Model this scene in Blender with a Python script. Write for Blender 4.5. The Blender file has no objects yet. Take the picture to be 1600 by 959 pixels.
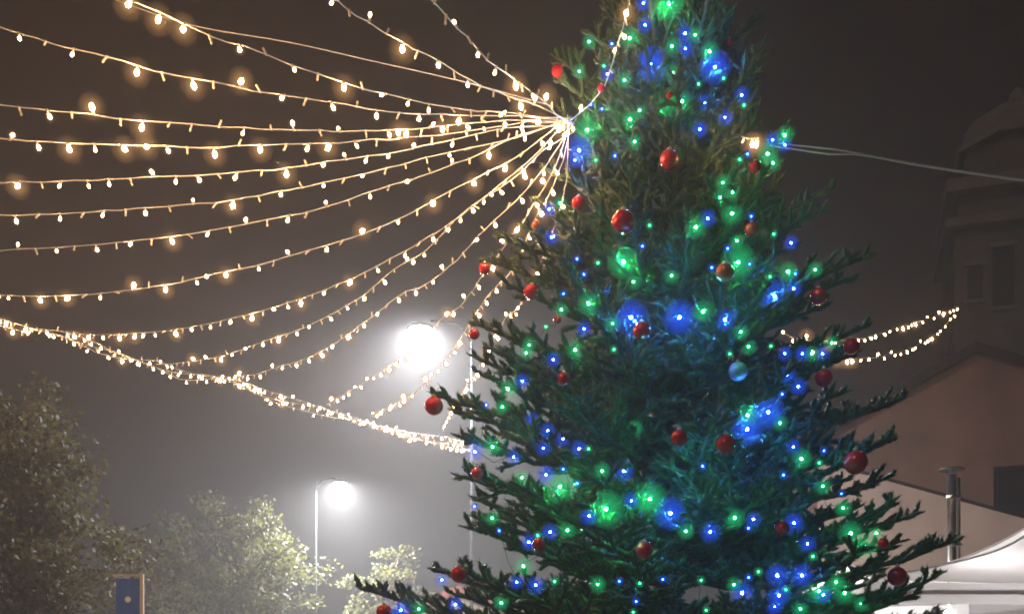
import bpy, math, random
import numpy as np
from mathutils import Vector, Matrix

random.seed(7)
rng = np.random.default_rng(11)
S = bpy.context.scene
C = S.collection
R = math.radians

# ------------------------------------------------------------------ camera
F, CX, HZ, EYE = 1600.0, 800.0, 1067.0, 1.6      # focal length in photo pixels, horizon row, eye height
cam = bpy.data.cameras.new('camera')
cam.lens, cam.sensor_width = 36.0, 36.0
cam.shift_y = (HZ - 479.5) / 1600.0               # the upper part of an upright, level picture
cam.clip_start, cam.clip_end = 0.05, 500
camo = bpy.data.objects.new('camera', cam)
camo.location = (0, 0, EYE)
camo.rotation_euler = (R(90), 0, 0)
C.objects.link(camo)
S.camera = camo

# ------------------------------------------------------------------ night sky, weak added fill light from behind the camera, exposure
W = bpy.data.worlds.new('World'); S.world = W
W.use_nodes = True
bg = W.node_tree.nodes['Background']
bg.inputs['Color'].default_value = (1.0, 0.50, 0.52, 1)
bg.inputs['Strength'].default_value = 0.006
fill_sun = bpy.data.lights.new('fill_sun', 'SUN')
fill_sun.energy, fill_sun.angle, fill_sun.color = 0.32, R(3), (1.0, 0.86, 0.76)
fill_suno = bpy.data.objects.new('fill_sun', fill_sun)
fill_suno.rotation_euler = (R(52), 0, R(-34))
C.objects.link(fill_suno)
S.view_settings.view_transform = 'Standard'
S.view_settings.look = 'None'
S.view_settings.gamma = 1
S.view_settings.use_curve_mapping = False
S.view_settings.exposure = 0.0
cy = S.cycles
cy.use_denoising = True
cy.max_bounces, cy.diffuse_bounces, cy.glossy_bounces = 5, 2, 2
cy.transmission_bounces, cy.transparent_max_bounces, cy.volume_bounces = 3, 96, 0
cy.sample_clamp_indirect = 2.0
cy.caustics_reflective = cy.caustics_refractive = False
cy.use_light_tree = True
cy.filter_width = 1.9
HAZE_DENSITY, HAZE_G = 0.0052, 0.30
LAMP_E, BULB_E, LED_E = 8800.0, 72.0, 1900.0

# ------------------------------------------------------------------ helpers
def at(x, y, d):
    return Vector(((x - CX) / F * d, d, EYE + (HZ - y) / F * d))

def tag(o, label=None, cat=None, group=None, kind=None):
    if label: o['label'] = label
    if cat: o['category'] = cat
    if group: o['group'] = group
    if kind: o['kind'] = kind
    return o

def thing(name, label, cat, loc=(0, 0, 0), rz=0.0, group=None):
    o = bpy.data.objects.new(name, None)
    o.empty_display_size = 0.1
    o.location = loc; o.rotation_euler = (0, 0, rz)
    C.objects.link(o)
    return tag(o, label, cat, group)

def link(name, me, parent=None, loc=None):
    o = bpy.data.objects.new(name, me)
    C.objects.link(o)
    if parent is not None: o.parent = parent
    if loc is not None: o.location = loc
    return o

class MB:
    """collects shapes into one mesh"""
    def __init__(s): s.v, s.f, s.m = [], [], []
    def add(s, v, f, mi=0):
        b = len(s.v); s.v += [tuple(p) for p in v]
        s.f += [tuple(b + i for i in q) for q in f]; s.m += [mi] * len(f)
    def box(s, lo, hi, mi=0, M=None):
        x0, y0, z0 = lo; x1, y1, z1 = hi
        v = [Vector(p) for p in ((x0,y0,z0),(x1,y0,z0),(x1,y1,z0),(x0,y1,z0),(x0,y0,z1),(x1,y0,z1),(x1,y1,z1),(x0,y1,z1))]
        if M is not None: v = [M @ p for p in v]
        s.add(v, [(0,3,2,1),(4,5,6,7),(0,1,5,4),(1,2,6,5),(2,3,7,6),(3,0,4,7)], mi)
    def prism(s, pts, thick, M=None, mi=0):
        """polygon pts (x, z) extruded along +y"""
        n = len(pts)
        v = [Vector((x, 0, z)) for x, z in pts] + [Vector((x, thick, z)) for x, z in pts]
        if M is not None: v = [M @ p for p in v]
        f = [tuple(range(n)), tuple(range(2*n-1, n-1, -1))]
        f += [(i, n+i, n+(i+1) % n, (i+1) % n) for i in range(n)]
        s.add(v, f, mi)
    def tube(s, pts, r, n=6, mi=0, cap=True):
        pts = [Vector(p) for p in pts]
        rr = r if hasattr(r, '__len__') else [r] * len(pts)
        v, f = [], []
        up = Vector((0, 0, 1)); prev = None
        for i, p in enumerate(pts):
            t = (pts[min(i+1, len(pts)-1)] - pts[max(i-1, 0)])
            t = t.normalized() if t.length > 1e-9 else Vector((0, 0, 1))
            if prev is None:
                a = t.cross(up)
                if a.length < 1e-3: a = t.cross(Vector((1, 0, 0)))
            else:
                a = prev - t * prev.dot(t)
            a.normalize(); prev = a; b = t.cross(a)
            for k in range(n):
                an = 2 * math.pi * k / n
                v.append(p + (a * math.cos(an) + b * math.sin(an)) * rr[i])
        for i in range(len(pts) - 1):
            for k in range(n):
                f.append((i*n+k, i*n+(k+1) % n, (i+1)*n+(k+1) % n, (i+1)*n+k))
        if cap:
            f.append(tuple(range(n-1, -1, -1))); f.append(tuple((len(pts)-1)*n+k for k in range(n)))
        s.add(v, f, mi)
    def lathe(s, prof, n=16, mi=0, M=None):
        """profile (r, z) turned about z, faces outward"""
        if prof[0][1] > prof[-1][1]: prof = prof[::-1]
        v, f = [], []
        for r, z in prof:
            for k in range(n):
                an = 2*math.pi*k/n
                v.append(Vector((r*math.cos(an), r*math.sin(an), z)))
        for i in range(len(prof)-1):
            for k in range(n):
                f.append((i*n+k, i*n+(k+1) % n, (i+1)*n+(k+1) % n, (i+1)*n+k))
        if M is not None: v = [M @ p for p in v]
        s.add(v, f, mi)
    def mesh(s, name, mats, smooth=False):
        me = bpy.data.meshes.new(name)
        me.from_pydata(s.v, [], s.f)
        for m in (mats if isinstance(mats, (list, tuple)) else [mats]): me.materials.append(m)
        me.polygons.foreach_set('material_index', s.m)
        if smooth: me.polygons.foreach_set('use_smooth', [True]*len(s.f))
        me.update()
        return me
    def build(s, name, mats, parent=None, smooth=False, loc=None):
        return link(name, s.mesh(name, mats, smooth), parent, loc)

def mat(name, col, rough=0.6, metal=0.0, var=0.0, scale=4.0, bump=0.0, bscale=30.0, col2=None, detail=5.0, **kw):
    m = bpy.data.materials.new(name); m.use_nodes = True
    nt = m.node_tree; b = nt.nodes['Principled BSDF']
    b.inputs['Base Color'].default_value = (*col, 1)
    b.inputs['Roughness'].default_value = rough
    b.inputs['Metallic'].default_value = metal
    for k, v in kw.items(): b.inputs[k].default_value = v
    tc = nt.nodes.new('ShaderNodeTexCoord')
    if var or col2:
        n = nt.nodes.new('ShaderNodeTexNoise'); n.inputs['Scale'].default_value = scale; n.inputs['Detail'].default_value = detail
        nt.links.new(tc.outputs['Object'], n.inputs['Vector'])
        r = nt.nodes.new('ShaderNodeValToRGB')
        c2 = col2 or tuple(min(1, c*(1+var)) for c in col)
        c1 = col if col2 else tuple(c*(1-var) for c in col)
        r.color_ramp.elements[0].position = 0.34; r.color_ramp.elements[1].position = 0.66
        r.color_ramp.elements[0].color = (*c1, 1); r.color_ramp.elements[1].color = (*c2, 1)
        nt.links.new(n.outputs['Fac'], r.inputs['Fac'])
        nt.links.new(r.outputs['Color'], b.inputs['Base Color'])
    if bump:
        n2 = nt.nodes.new('ShaderNodeTexNoise'); n2.inputs['Scale'].default_value = bscale
        nt.links.new(tc.outputs['Object'], n2.inputs['Vector'])
        bp = nt.nodes.new('ShaderNodeBump'); bp.inputs['Strength'].default_value = bump; bp.inputs['Distance'].default_value = 0.02
        nt.links.new(n2.outputs['Fac'], bp.inputs['Height']); nt.links.new(bp.outputs['Normal'], b.inputs['Normal'])
    return m

def emit(name, col, strength):
    m = bpy.data.materials.new(name); m.use_nodes = True
    nt = m.node_tree; nt.nodes.remove(nt.nodes['Principled BSDF'])
    e = nt.nodes.new('ShaderNodeEmission'); e.inputs['Color'].default_value = (*col, 1); e.inputs['Strength'].default_value = strength
    nt.links.new(e.outputs['Emission'], nt.nodes['Material Output'].inputs['Surface'])
    m.cycles.emission_sampling = 'FRONT'
    return m

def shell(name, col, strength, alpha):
    """thin added shell, mostly clear, faintly glowing: imitates the halo round a light"""
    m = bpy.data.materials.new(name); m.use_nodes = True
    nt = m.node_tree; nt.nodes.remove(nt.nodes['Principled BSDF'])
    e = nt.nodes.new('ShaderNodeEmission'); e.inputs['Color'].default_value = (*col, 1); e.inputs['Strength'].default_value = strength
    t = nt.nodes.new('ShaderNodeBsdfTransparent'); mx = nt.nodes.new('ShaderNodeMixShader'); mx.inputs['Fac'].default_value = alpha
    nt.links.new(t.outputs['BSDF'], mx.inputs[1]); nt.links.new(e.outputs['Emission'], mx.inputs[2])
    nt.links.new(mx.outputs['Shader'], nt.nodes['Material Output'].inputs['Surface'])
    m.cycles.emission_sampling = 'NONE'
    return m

def translucent(name, col, tcol, amount, rough=0.6, var=0.0, scale=3.0):
    m = mat(name, col, rough, var=var, scale=scale)
    nt = m.node_tree; b = nt.nodes['Principled BSDF']
    t = nt.nodes.new('ShaderNodeBsdfTranslucent'); t.inputs['Color'].default_value = (*tcol, 1)
    mx = nt.nodes.new('ShaderNodeMixShader'); mx.inputs['Fac'].default_value = amount
    nt.links.new(b.outputs['BSDF'], mx.inputs[1]); nt.links.new(t.outputs['BSDF'], mx.inputs[2])
    nt.links.new(mx.outputs['Shader'], nt.nodes['Material Output'].inputs['Surface'])
    return m

M = {}
M['paving'] = mat('paving', (0.10, 0.095, 0.09), 0.75, var=0.35, scale=0.8, bump=0.3)
M['needles'] = translucent('needles', (0.058, 0.098, 0.060), (0.12, 0.17, 0.12), 0.25, 0.5, var=0.4, scale=2.3)
nt = M['needles'].node_tree
at_ = nt.nodes.new('ShaderNodeAttribute'); at_.attribute_name = 'tone'
rp = nt.nodes.new('ShaderNodeValToRGB'); rp.color_ramp.elements[0].color = (0.026,0.052,0.026,1); rp.color_ramp.elements[1].color = (0.100,0.135,0.052,1)
nt.links.new(at_.outputs['Fac'], rp.inputs['Fac']); nt.links.new(rp.outputs['Color'], nt.nodes['Principled BSDF'].inputs['Base Color'])
M['bark'] = mat('bark', (0.075, 0.05, 0.035), 0.9, var=0.4, scale=9, bump=0.6)
M['twig'] = mat('twig', (0.085, 0.06, 0.035), 0.85, var=0.3, scale=12)
M['leaf_olive'] = translucent('leaf_olive', (0.066, 0.056, 0.020), (0.085, 0.075, 0.024), 0.4, 0.65, var=0.5, scale=0.9)
M['leaf_pale'] = translucent('leaf_pale', (0.085, 0.084, 0.024), (0.11, 0.11, 0.028), 0.4, 0.65, var=0.45, scale=0.9)
M['plaster'] = mat('plaster', (0.145, 0.076, 0.054), 0.95, var=0.26, scale=0.8, bump=0.25, bscale=14)
M['plaster_lit'] = mat('plaster_lit', (0.44, 0.34, 0.29), 0.9, col2=(0.31, 0.23, 0.195), scale=0.7, bump=0.25, bscale=14)  # lit stretch of the gable wall, its light put into the colour
M['roof_tile'] = mat('roof_tile', (0.15, 0.075, 0.06), 0.85, var=0.3, scale=3)
M['verge'] = mat('verge', (0.022, 0.014, 0.015), 0.95, var=0.2, **{'Specular IOR Level': 0.05})
M['shutter'] = mat('shutter', (0.016, 0.010, 0.013), 0.95, var=0.25, scale=6, **{'Specular IOR Level': 0.05})
M['steel'] = mat('steel', (0.62, 0.60, 0.58), 0.28, 1.0, var=0.12, scale=7)
M['dark_metal'] = mat('dark_metal', (0.06, 0.06, 0.065), 0.5, 0.6)
M['pole'] = mat('pole', (0.62, 0.62, 0.63), 0.45, 0.1, var=0.06)
M['galvanised'] = mat('galvanised', (0.022, 0.022, 0.024), 0.9, 0.0, var=0.1, **{'Specular IOR Level': 0.08})
M['stone'] = mat('stone', (0.13, 0.092, 0.08), 0.9, var=0.22, scale=0.6, bump=0.4, bscale=5)
M['stone_pale'] = mat('stone_pale', (0.19, 0.145, 0.13), 0.85, var=0.15, scale=0.9)
M['hole'] = mat('hole', (0.018, 0.014, 0.018), 0.8)
M['canvas'] = translucent('canvas', (0.78, 0.77, 0.77), (0.72, 0.70, 0.70), 0.40, 0.7, var=0.03, scale=2)
M['canvas_lilac'] = translucent('canvas_lilac', (0.50, 0.38, 0.50), (0.5, 0.38, 0.5), 0.3, 0.7, var=0.2, scale=3)
M['cable_white'] = mat('cable_white', (0.72, 0.73, 0.76), 0.45)
M['cable_green'] = mat('cable_green', (0.02, 0.05, 0.025), 0.5)
M['socket'] = mat('socket', (0.70, 0.64, 0.55), 0.4)
M['red_ball'] = mat('red_ball', (0.70, 0.013, 0.020), 0.12, 0.35, var=0.06, scale=20, **{'Coat Weight': 0.6, 'Coat Roughness': 0.08})
M['pink_ball'] = mat('pink_ball', (0.74, 0.03, 0.06), 0.19, 0.3, var=0.05, scale=20, **{'Coat Weight': 0.6, 'Coat Roughness': 0.08})
M['orange_ball'] = mat('orange_ball', (0.60, 0.13, 0.025), 0.28, 0.3, var=0.08, scale=20, **{'Coat Weight': 0.5})
M['mint_ball'] = mat('mint_ball', (0.22, 0.225, 0.22), 0.4, 0.1, var=0.06, scale=20, **{'Coat Weight': 0.6})
M['cap'] = mat('cap', (0.75, 0.62, 0.42), 0.3, 1.0)
M['blue_cloth'] = mat('blue_cloth', (0.03, 0.10, 0.42), 0.8, var=0.12, scale=2)
M['white_paint'] = mat('white_paint', (0.78, 0.78, 0.76), 0.6)
M['post_beige'] = mat('post_beige', (0.52, 0.41, 0.32), 0.6, var=0.1)
M['wood'] = mat('wood', (0.26, 0.12, 0.065), 0.7, var=0.3, scale=6)
M['pink_tile'] = mat('pink_tile', (0.44, 0.13, 0.10), 0.85, var=0.25, scale=4)
M['beige_wall'] = mat('beige_wall', (0.50, 0.40, 0.27), 0.9, var=0.15, scale=1)
WARM = (1.0, 0.55, 0.23)
M['bulb_dim'] = emit('bulb_dim', WARM, BULB_E*1.1)
M['bulb_mid'] = emit('bulb_mid', WARM, BULB_E*2.8)
M['bulb_bright'] = emit('bulb_bright', WARM, BULB_E*12)
M['led_green'] = emit('led_green', (0.04, 1.0, 0.30), LED_E*0.75)
M['led_blue'] = emit('led_blue', (0.03, 0.16, 1.0), LED_E*1.5)
M['lens'] = emit('lens', (0.93, 0.97, 1.0), LAMP_E)
M['halo_warm'] = shell('halo_warm', (1.0, 0.53, 0.20), 1.0, 0.045)  # see-through glowing shells, added to stand for halos round bulbs and LEDs
M['halo_outer'] = shell('halo_outer', (1.0, 0.50, 0.18), 1.0, 0.018)
M['globe_green'] = shell('globe_green', (0.02, 0.72, 0.22), 1.0, 0.065)  # added shell for the halo round green LEDs, no real globe
M['globe_green_outer'] = shell('globe_green_outer', (0.02, 0.72, 0.24), 1.2, 0.034)  # added outer halo shell round green LEDs, no real globe
M['globe_blue_outer'] = shell('globe_blue_outer', (0.02, 0.10, 1.0), 1.5, 0.040)  # added outer halo shell round blue LEDs, no real globe
M['globe_blue'] = shell('globe_blue', (0.02, 0.09, 1.0), 1.2, 0.075)  # added shell for the halo round blue LEDs, no real globe
M['tent_lamp'] = emit('tent_lamp', (1.0, 0.95, 0.94), 1900)
M['cool_bulb'] = emit('cool_bulb', (0.86, 0.86, 1.0), 150)

# ------------------------------------------------------------------ ground
g = MB()
g.add([(-70,-18,0),(75,-18,0),(75,95,0),(-70,95,0)], [(0,1,2,3)])
tag(g.build('ground', M['paving']), kind='structure')

# ------------------------------------------------------------------ haze
hz = MB(); hz.box((-75,-22,-1), (80,100,34))
hm = bpy.data.materials.new('haze'); hm.use_nodes = True
nt = hm.node_tree; nt.nodes.remove(nt.nodes['Principled BSDF'])
pv = nt.nodes.new('ShaderNodeVolumePrincipled')
pv.inputs['Color'].default_value = (0.95, 0.90, 0.90, 1)
pv.inputs['Density'].default_value = HAZE_DENSITY
pv.inputs['Anisotropy'].default_value = HAZE_G
pv.inputs['Density Attribute'].default_value = ''
nt.links.new(pv.outputs['Volume'], nt.nodes['Material Output'].inputs['Volume'])
hm.cycles.homogeneous_volume = True
tag(hz.build('haze', hm), kind='stuff')

# ------------------------------------------------------------------ gabled building, its lit lower wall, bell tower
TH = R(25)
def frame(px, d, th=TH):
    """wall frame: x along the wall to the right (nearer), y into the building"""
    o = at(px, HZ, d); o.z = 0
    return Matrix.Translation(o) @ Matrix.Rotation(-th, 4, 'Z')
B = frame(1525, 22.0)
hpk = EYE + (HZ-540)/F*22.0
bt = thing('gabled_house', 'brown plastered gable house with dark roof edge on the right', 'building', B.translation, -TH)
w, m_ = 3.9, 0.46
b = MB(); b.prism([(-w,0),(w,0),(w,hpk-0.2-m_*w),(0,hpk-0.2),(-w,hpk-0.2-m_*w)], 9.0); b.build('wall', M['plaster'], bt)
ro = 0.35
r_ = MB()
for s in (-1, 1):
    L = w + ro
    pts = [(0,hpk),(s*L,hpk-m_*L),(s*L,hpk-m_*L-0.17),(0,hpk-0.17)]
    if s > 0: pts = pts[::-1]
    r_.prism(pts, 9.4, Matrix.Translation((0.002*s,-0.16,0)))
rf = r_.build('roof', M['roof_tile'], bt)
v_ = MB()
for s in (-1, 1):
    L = w + ro + 0.02
    pts = [(0,hpk+0.03),(s*L,hpk+0.03-m_*L),(s*L,hpk-m_*L-0.2),(0,hpk-0.2)]
    if s > 0: pts = pts[::-1]
    v_.prism(pts, 0.05, Matrix.Translation((0.002*s,-0.215,0)))
v_.build('verge_board', M['verge'], rf)
# the shuttered window on the gable
wn = MB(); wn.box((0.42,-0.035,4.60), (1.9,0.02,6.09)); win = wn.build('window', M['shutter'], bt)
fr = MB()
fr.box((0.34,-0.06,6.095),(1.98,0.01,6.20)); fr.box((0.34,-0.06,4.49),(1.98,0.03,4.595))
fr.box((0.34,-0.055,4.595),(0.415,0.01,6.095)); fr.box((1.905,-0.055,4.595),(1.98,0.01,6.095)); fr.box((1.14,-0.05,4.60),(1.18,-0.036,6.09))
fr.build('frame', M['verge'], win)

L_ = w+ro; zg = hpk-m_*L_-0.16
b = MB(); b.tube([(-L_-0.05,-0.14,zg),(-L_-0.05,9.2,zg)], 0.06, 8); b.build('gutter', M['dark_metal'], bt, True)
b = MB(); b.tube([(-L_-0.05,-0.12,zg),(-L_+0.1,-0.1,zg-0.25),(-w+0.15,-0.06,zg-0.5),(-w+0.15,-0.06,0.05)], 0.04, 8); b.build('downpipe', M['dark_metal'], bt, True)
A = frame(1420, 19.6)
an = thing('lit_wall_block', 'lit lower part of the brown gable wall, built as a paler block', 'building', A.translation, -TH)  # lit area below the shadow edge, put in as a separate paler block
def lit_edge_h(x): return 5.36 - 0.375*x
b = MB(); b.prism([(-1.7,0),(3.4,0),(3.4,lit_edge_h(3.4)),(-1.7,lit_edge_h(-1.7))], 1.6); b.build('wall', M['plaster_lit'], an)
b = MB(); b.prism([(-1.82,lit_edge_h(-1.82)+0.003),(3.55,lit_edge_h(3.55)+0.003),(3.55,lit_edge_h(3.55)+0.06),(-1.82,lit_edge_h(-1.82)+0.06)], 1.75, Matrix.Translation((0,-0.05,0)))
b.build('roof', M['verge'], an)  # dark top slab of the added block, no real roof here

# steel flue
fp = at(1487, 858, 17.2); fz = EYE+(HZ-736)/F*17.2
fl = thing('stove_flue', 'shiny steel stove flue with flat cap before the lit wall', 'flue', (fp.x, fp.y, 0))
b = MB(); b.tube([(0,0,0.02),(0,0,fz-0.06)], 0.075, 16); b.build('pipe', M['steel'], fl, True)
b = MB(); b.tube([(0.14,0.05,0.02),(0.14,0.05,fz-0.1)], 0.028, 10); b.build('pipe', M['steel'], fl, True)
b = MB(); b.lathe([(0.0,fz+0.09),(0.21,fz+0.035),(0.21,fz+0.02),(0,fz+0.02)], 20)
for k in range(3):
    a = k*2.094; b.tube([(0.06*math.cos(a),0.06*math.sin(a),fz-0.07),(0.09*math.cos(a),0.09*math.sin(a),fz+0.025)], 0.008, 5)
b.build('cap', M['dark_metal'], fl)
for z in (fz-0.45, fz-1.25):
    b = MB(); b.lathe([(0.076,z),(0.09,z+0.005),(0.09,z+0.045),(0.076,z+0.05)], 16); b.box((0.08,-0.015,z+0.01),(0.18,0.08,z+0.04)); b.build('bracket', M['steel'], fl)

# tower far behind
TW = frame(1606, 46.0, R(18))
tw = thing('bell_tower', 'dim stone bell tower with small dome fading into the fog', 'tower', TW.translation, -R(18))
zt = lambda y: EYE + (HZ-y)/F*44.0
hw = 3.05
b = MB(); b.box((-hw,0,0),(hw,2*hw,zt(306))); b.box((-hw+0.18,0.18,zt(306)),(hw-0.18,2*hw-0.18,zt(246)))
n8 = 8
R8 = 2.55
b.lathe([(R8, zt(246)), (R8, zt(152))], 8, 0, Matrix.Translation((0,hw,0)) @ Matrix.Rotation(R(22.5),4,'Z'))
for zc in (zt(530), zt(480)): b.box((-hw-0.05,-0.05,zc),(hw+0.05,2*hw+0.05,zc+0.16))
b.build('wall', M['stone'], tw)
b = MB()
for zc, o, hh in ((zt(312),0.42,0.35),(zt(302),0.25,0.2),(zt(252),0.35,0.55)): b.box((-hw-o,-o,zc),(hw+o,2*hw+o,zc+hh))
b.build('cornice', M['stone_pale'], tw)
b = MB()
z0 = zt(152); b.lathe([(2.95,z0),(2.95,z0+0.25),(2.75,z0+0.3),(2.6,z0+0.9),(2.1,z0+1.6),(1.3,z0+2.1),(0.5,z0+2.4),(0.3,z0+3.0),(0,z0+3.3)], 8, 0, Matrix.Translation((0,hw,0)) @ Matrix.Rotation(R(22.5),4,'Z'))
b.build('dome', M['stone_pale'], tw)
def tower_window(x0, x1, y0, y1):
    q = MB(); q.box((x0,-0.02,zt(y1)),(x1,0.06,zt(y0))); wob = q.build('window', M['hole'], tw)
    q = MB(); q.box((x0-0.12,-0.16,zt(y0)+0.004),(x1+0.12,0.03,zt(y0)+0.22)); q.build('lintel', M['stone_pale'], wob)
    q = MB(); q.box((x0-0.12,-0.14,zt(y1)-0.16),(x1+0.12,0.03,zt(y1)-0.004)); q.build('sill', M['stone_pale'], wob)
tower_window(-1.45, -0.55, 350, 448); tower_window(-2.5, -1.85, 376, 432); tower_window(0.3, 1.2, 350, 448)

# small house with a pink tiled roof behind the tree
hs = at(716, HZ, 31.0); hs.z = 0
hh = thing('small_house', 'small beige house with pink tiled roof behind the lowest left branches', 'building', hs)
b = MB(); b.prism([(-2.2,0),(2.2,0),(2.2,3.3),(0,4.25),(-2.2,3.3)], 5.0); b.build('wall', M['beige_wall'], hh)
b = MB()
for s in (-1,1):
    pts = [(0,4.55),(s*2.6,3.4),(s*2.6,3.22),(0,4.3)]
    if s > 0: pts = pts[::-1]
    b.prism(pts, 5.6, Matrix.Translation((0.002*s,-0.3,0)))
b.build('roof', M['pink_tile'], hh)

# ------------------------------------------------------------------ market tents
def tent(label, xc, yc, hwx, hwy, eave, prof, lamps, lamp_r):
    t = thing('market_tent', label, 'tent', (xc, yc, 0), 0, 'white market tents')
    n = 18; q = MB(); seg = 14
    ring = []
    for i in range(n+1):
        u = i/n; k = 1-u; z = eave + prof(u); pts = []
        for s in range(4):
            c = [(-1,-1),(1,-1),(1,1),(-1,1)]
            a, bb = c[s], c[(s+1) % 4]
            for j in range(seg):
                f = j/seg; sag = 0.05*math.sin(math.pi*f)*k
                pts.append(((a[0]+(bb[0]-a[0])*f)*hwx*k, (a[1]+(bb[1]-a[1])*f)*hwy*k, z-sag+0.012*math.sin(9*f*k+2.3*s+11*u)*k+0.007*math.sin(23*f+17*u+s)*k))
        ring.append(pts)
    for pts in ring: q.v += pts
    nn = 4*seg
    for i in range(n):
        for j in range(nn):
            q.f.append((i*nn+j, i*nn+(j+1) % nn, (i+1)*nn+(j+1) % nn, (i+1)*nn+j)); q.m.append(0)
    rf_ = q.build('roof', M['canvas'], t, True)
    for s in range(4):
        c = [(-1,-1),(1,-1),(1,1),(-1,1)][s]; q = MB()
        q.tube([(c[0]*hwx*(1-u), c[1]*hwy*(1-u), eave+prof(u)+0.012) for u in np.linspace(0,0.98,20)], 0.016, 6); q.build('seam', M['canvas'], rf_, True)
    q = MB()
    for s in range(4):
        c = [(-1,-1),(1,-1),(1,1),(-1,1)]; a, bb = c[s], c[(s+1) % 4]
        N = 40; top, bot = [], []
        for j in range(N+1):
            f = j/N; sag = 0.05*math.sin(math.pi*f); wv = 0.012*math.sin(f*31+s)
            x = (a[0]+(bb[0]-a[0])*f)*(hwx+0.004); y = (a[1]+(bb[1]-a[1])*f)*(hwy+0.004)
            ox, oy = (0, wv) if a[1] == bb[1] else (wv, 0)
            top.append((x, y, eave-sag-0.001)); bot.append((x+ox, y+oy, eave-0.26-0.4*sag))
        q.add(top+bot, [(j, j+1, N+2+j, N+1+j) for j in range(N)])
    q.build('valance', M['canvas'], t, True)
    q = MB(); y = hwy-0.05
    q.add([(-hwx+.1,y,0.02),(hwx-.1,y,0.02),(hwx-.1,y,eave-0.28),(-hwx+.1,y,eave-0.28)], [(0,1,2,3)])
    q.build('back_wall', M['canvas_lilac'], t)
    for sx in (-1,1):
        for sy in (-1,1):
            q = MB(); x, y = sx*(hwx-0.06), sy*(hwy-0.06)
            q.box((x-0.03,y-0.03,0.0),(x+0.03,y+0.03,eave-0.07)); q.build('leg', M['pole'], t)
    q = MB()
    for sy in (-1,1): q.box((-hwx+.1,sy*(hwy-.06)-.02,eave-0.16),(hwx-.1,sy*(hwy-.06)+.02,eave-0.11))
    for sx in (-1,1): q.box((sx*(hwx-.06)-.02,-hwy+.1,eave-0.163),(sx*(hwx-.06)+.02,hwy-.1,eave-0.113))
    q.build('frame', M['pole'], t)
    for (lx, ly, lz) in lamps:
        q = MB(); q.lathe([(0,lamp_r),(lamp_r*.7,lamp_r*.7),(lamp_r,0),(lamp_r*.7,-lamp_r*.7),(0,-lamp_r)], 10, 0)
        q.tube([(0,0,lamp_r),(0,0,0.5)], 0.006, 5, 1)
        q.build('lamp', [M['tent_lamp'], M['dark_metal']], t, True, (lx, ly, lz))
    return t
tent('white pagoda tent at the lower right with sweeping roof', 7.625, 14.5, 3.5, 2.5, 2.8,
     lambda u: 0.72*u+0.1*u*u+0.42*u**6, [(-1.7,-0.6,2.55),(0.6,-0.7,2.6),(-2.7,0.9,2.5)], 0.05)
tent('brightly lit white tent glimpsed through the lowest right branches', 5.75, 17.6, 1.45, 1.45, 2.86,
     lambda u: 0.5*u+0.35*u**4, [(-0.5,-0.5,2.4),(0.5,0,2.45)], 0.075)
po = at(1290, HZ, 13.2)
pst = thing('wooden_post', 'brown wooden post below the lowest right branches', 'post', (po.x, po.y, 0))
b = MB(); b.box((-0.09,-0.09,0),(0.09,0.09,2.6)); b.build('shaft', M['wood'], pst)
b = MB(); b.box((-0.12,-0.12,2.602),(0.12,0.12,2.66)); b.build('cap', M['wood'], pst)

# ------------------------------------------------------------------ street lamps
def street_lamp(label, px_pole, d, z_lamp, px_lamp):
    p = at(px_pole, HZ, d); p.z = 0
    t = thing('street_lamp', label, 'street lamp', p, 0, 'street lamps in the fog')
    ax = (px_lamp-px_pole)/F*d
    s = 1 if ax > 0 else -1
    b = MB(); b.tube([(0,0,0),(0,0,0.9),(0,0,0.95),(0,0,z_lamp+0.1)], [0.07,0.07,0.036,0.022], 12); b.build('pole', M['galvanised'], t, True)
    b = MB(); b.tube([(0,0,z_lamp-0.25),(ax*0.25,0,z_lamp+0.1),(ax*0.6,0,z_lamp+0.17),(ax*0.8,0,z_lamp+0.16)], 0.02, 8); b.build('arm', M['galvanised'], t, True)
    hd = MB()
    hd.lathe([(0,0.2),(0.12,0.19),(0.24,0.12),(0.28,0.03),(0.28,0.0),(0,0.0)], 16, 0, Matrix.Translation((ax,0,z_lamp)) @ Matrix.Diagonal((0.95,0.8,0.6,1)))
    h = hd.build('lamp_head', M['galvanised'], t, True)
    ln = MB()
    ln.lathe([(0.21,-0.004),(0.19,-0.018),(0.13,-0.026),(0.06,-0.029),(0,-0.030)], 14, 0, Matrix.Translation((ax,0,z_lamp)) @ Matrix.Diagonal((1.0,0.85,1.1,1)))
    ln.build('lens', M['lens'], h, True)
    return t
D1, D2 = 20.0, 33.0
street_lamp('brighter street lamp glowing in fog above the light garland', 737, D1, EYE+(HZ-514)/F*D1, 657)
street_lamp('lower street lamp on slim pole between the pale green trees', 494, D2, EYE+(HZ-755)/F*D2, 531)

# ------------------------------------------------------------------ leafy trees
def np_mesh(name, verts, faces_n, k, mats, mi=None, smooth=False):
    """verts (n,3); consecutive k-gons"""
    me = bpy.data.meshes.new(name)
    nv = len(verts); nf = nv // k
    me.vertices.add(nv); me.vertices.foreach_set('co', np.ascontiguousarray(verts, dtype=np.float32).ravel())
    me.loops.add(nv); me.loops.foreach_set('vertex_index', np.arange(nv, dtype=np.int32))
    me.polygons.add(nf); me.polygons.foreach_set('loop_start', np.arange(0, nv, k, dtype=np.int32))
    me.polygons.foreach_set('loop_total', np.full(nf, k, dtype=np.int32))
    for m in mats: me.materials.append(m)
    me.update(calc_edges=True)
    return me

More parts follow.
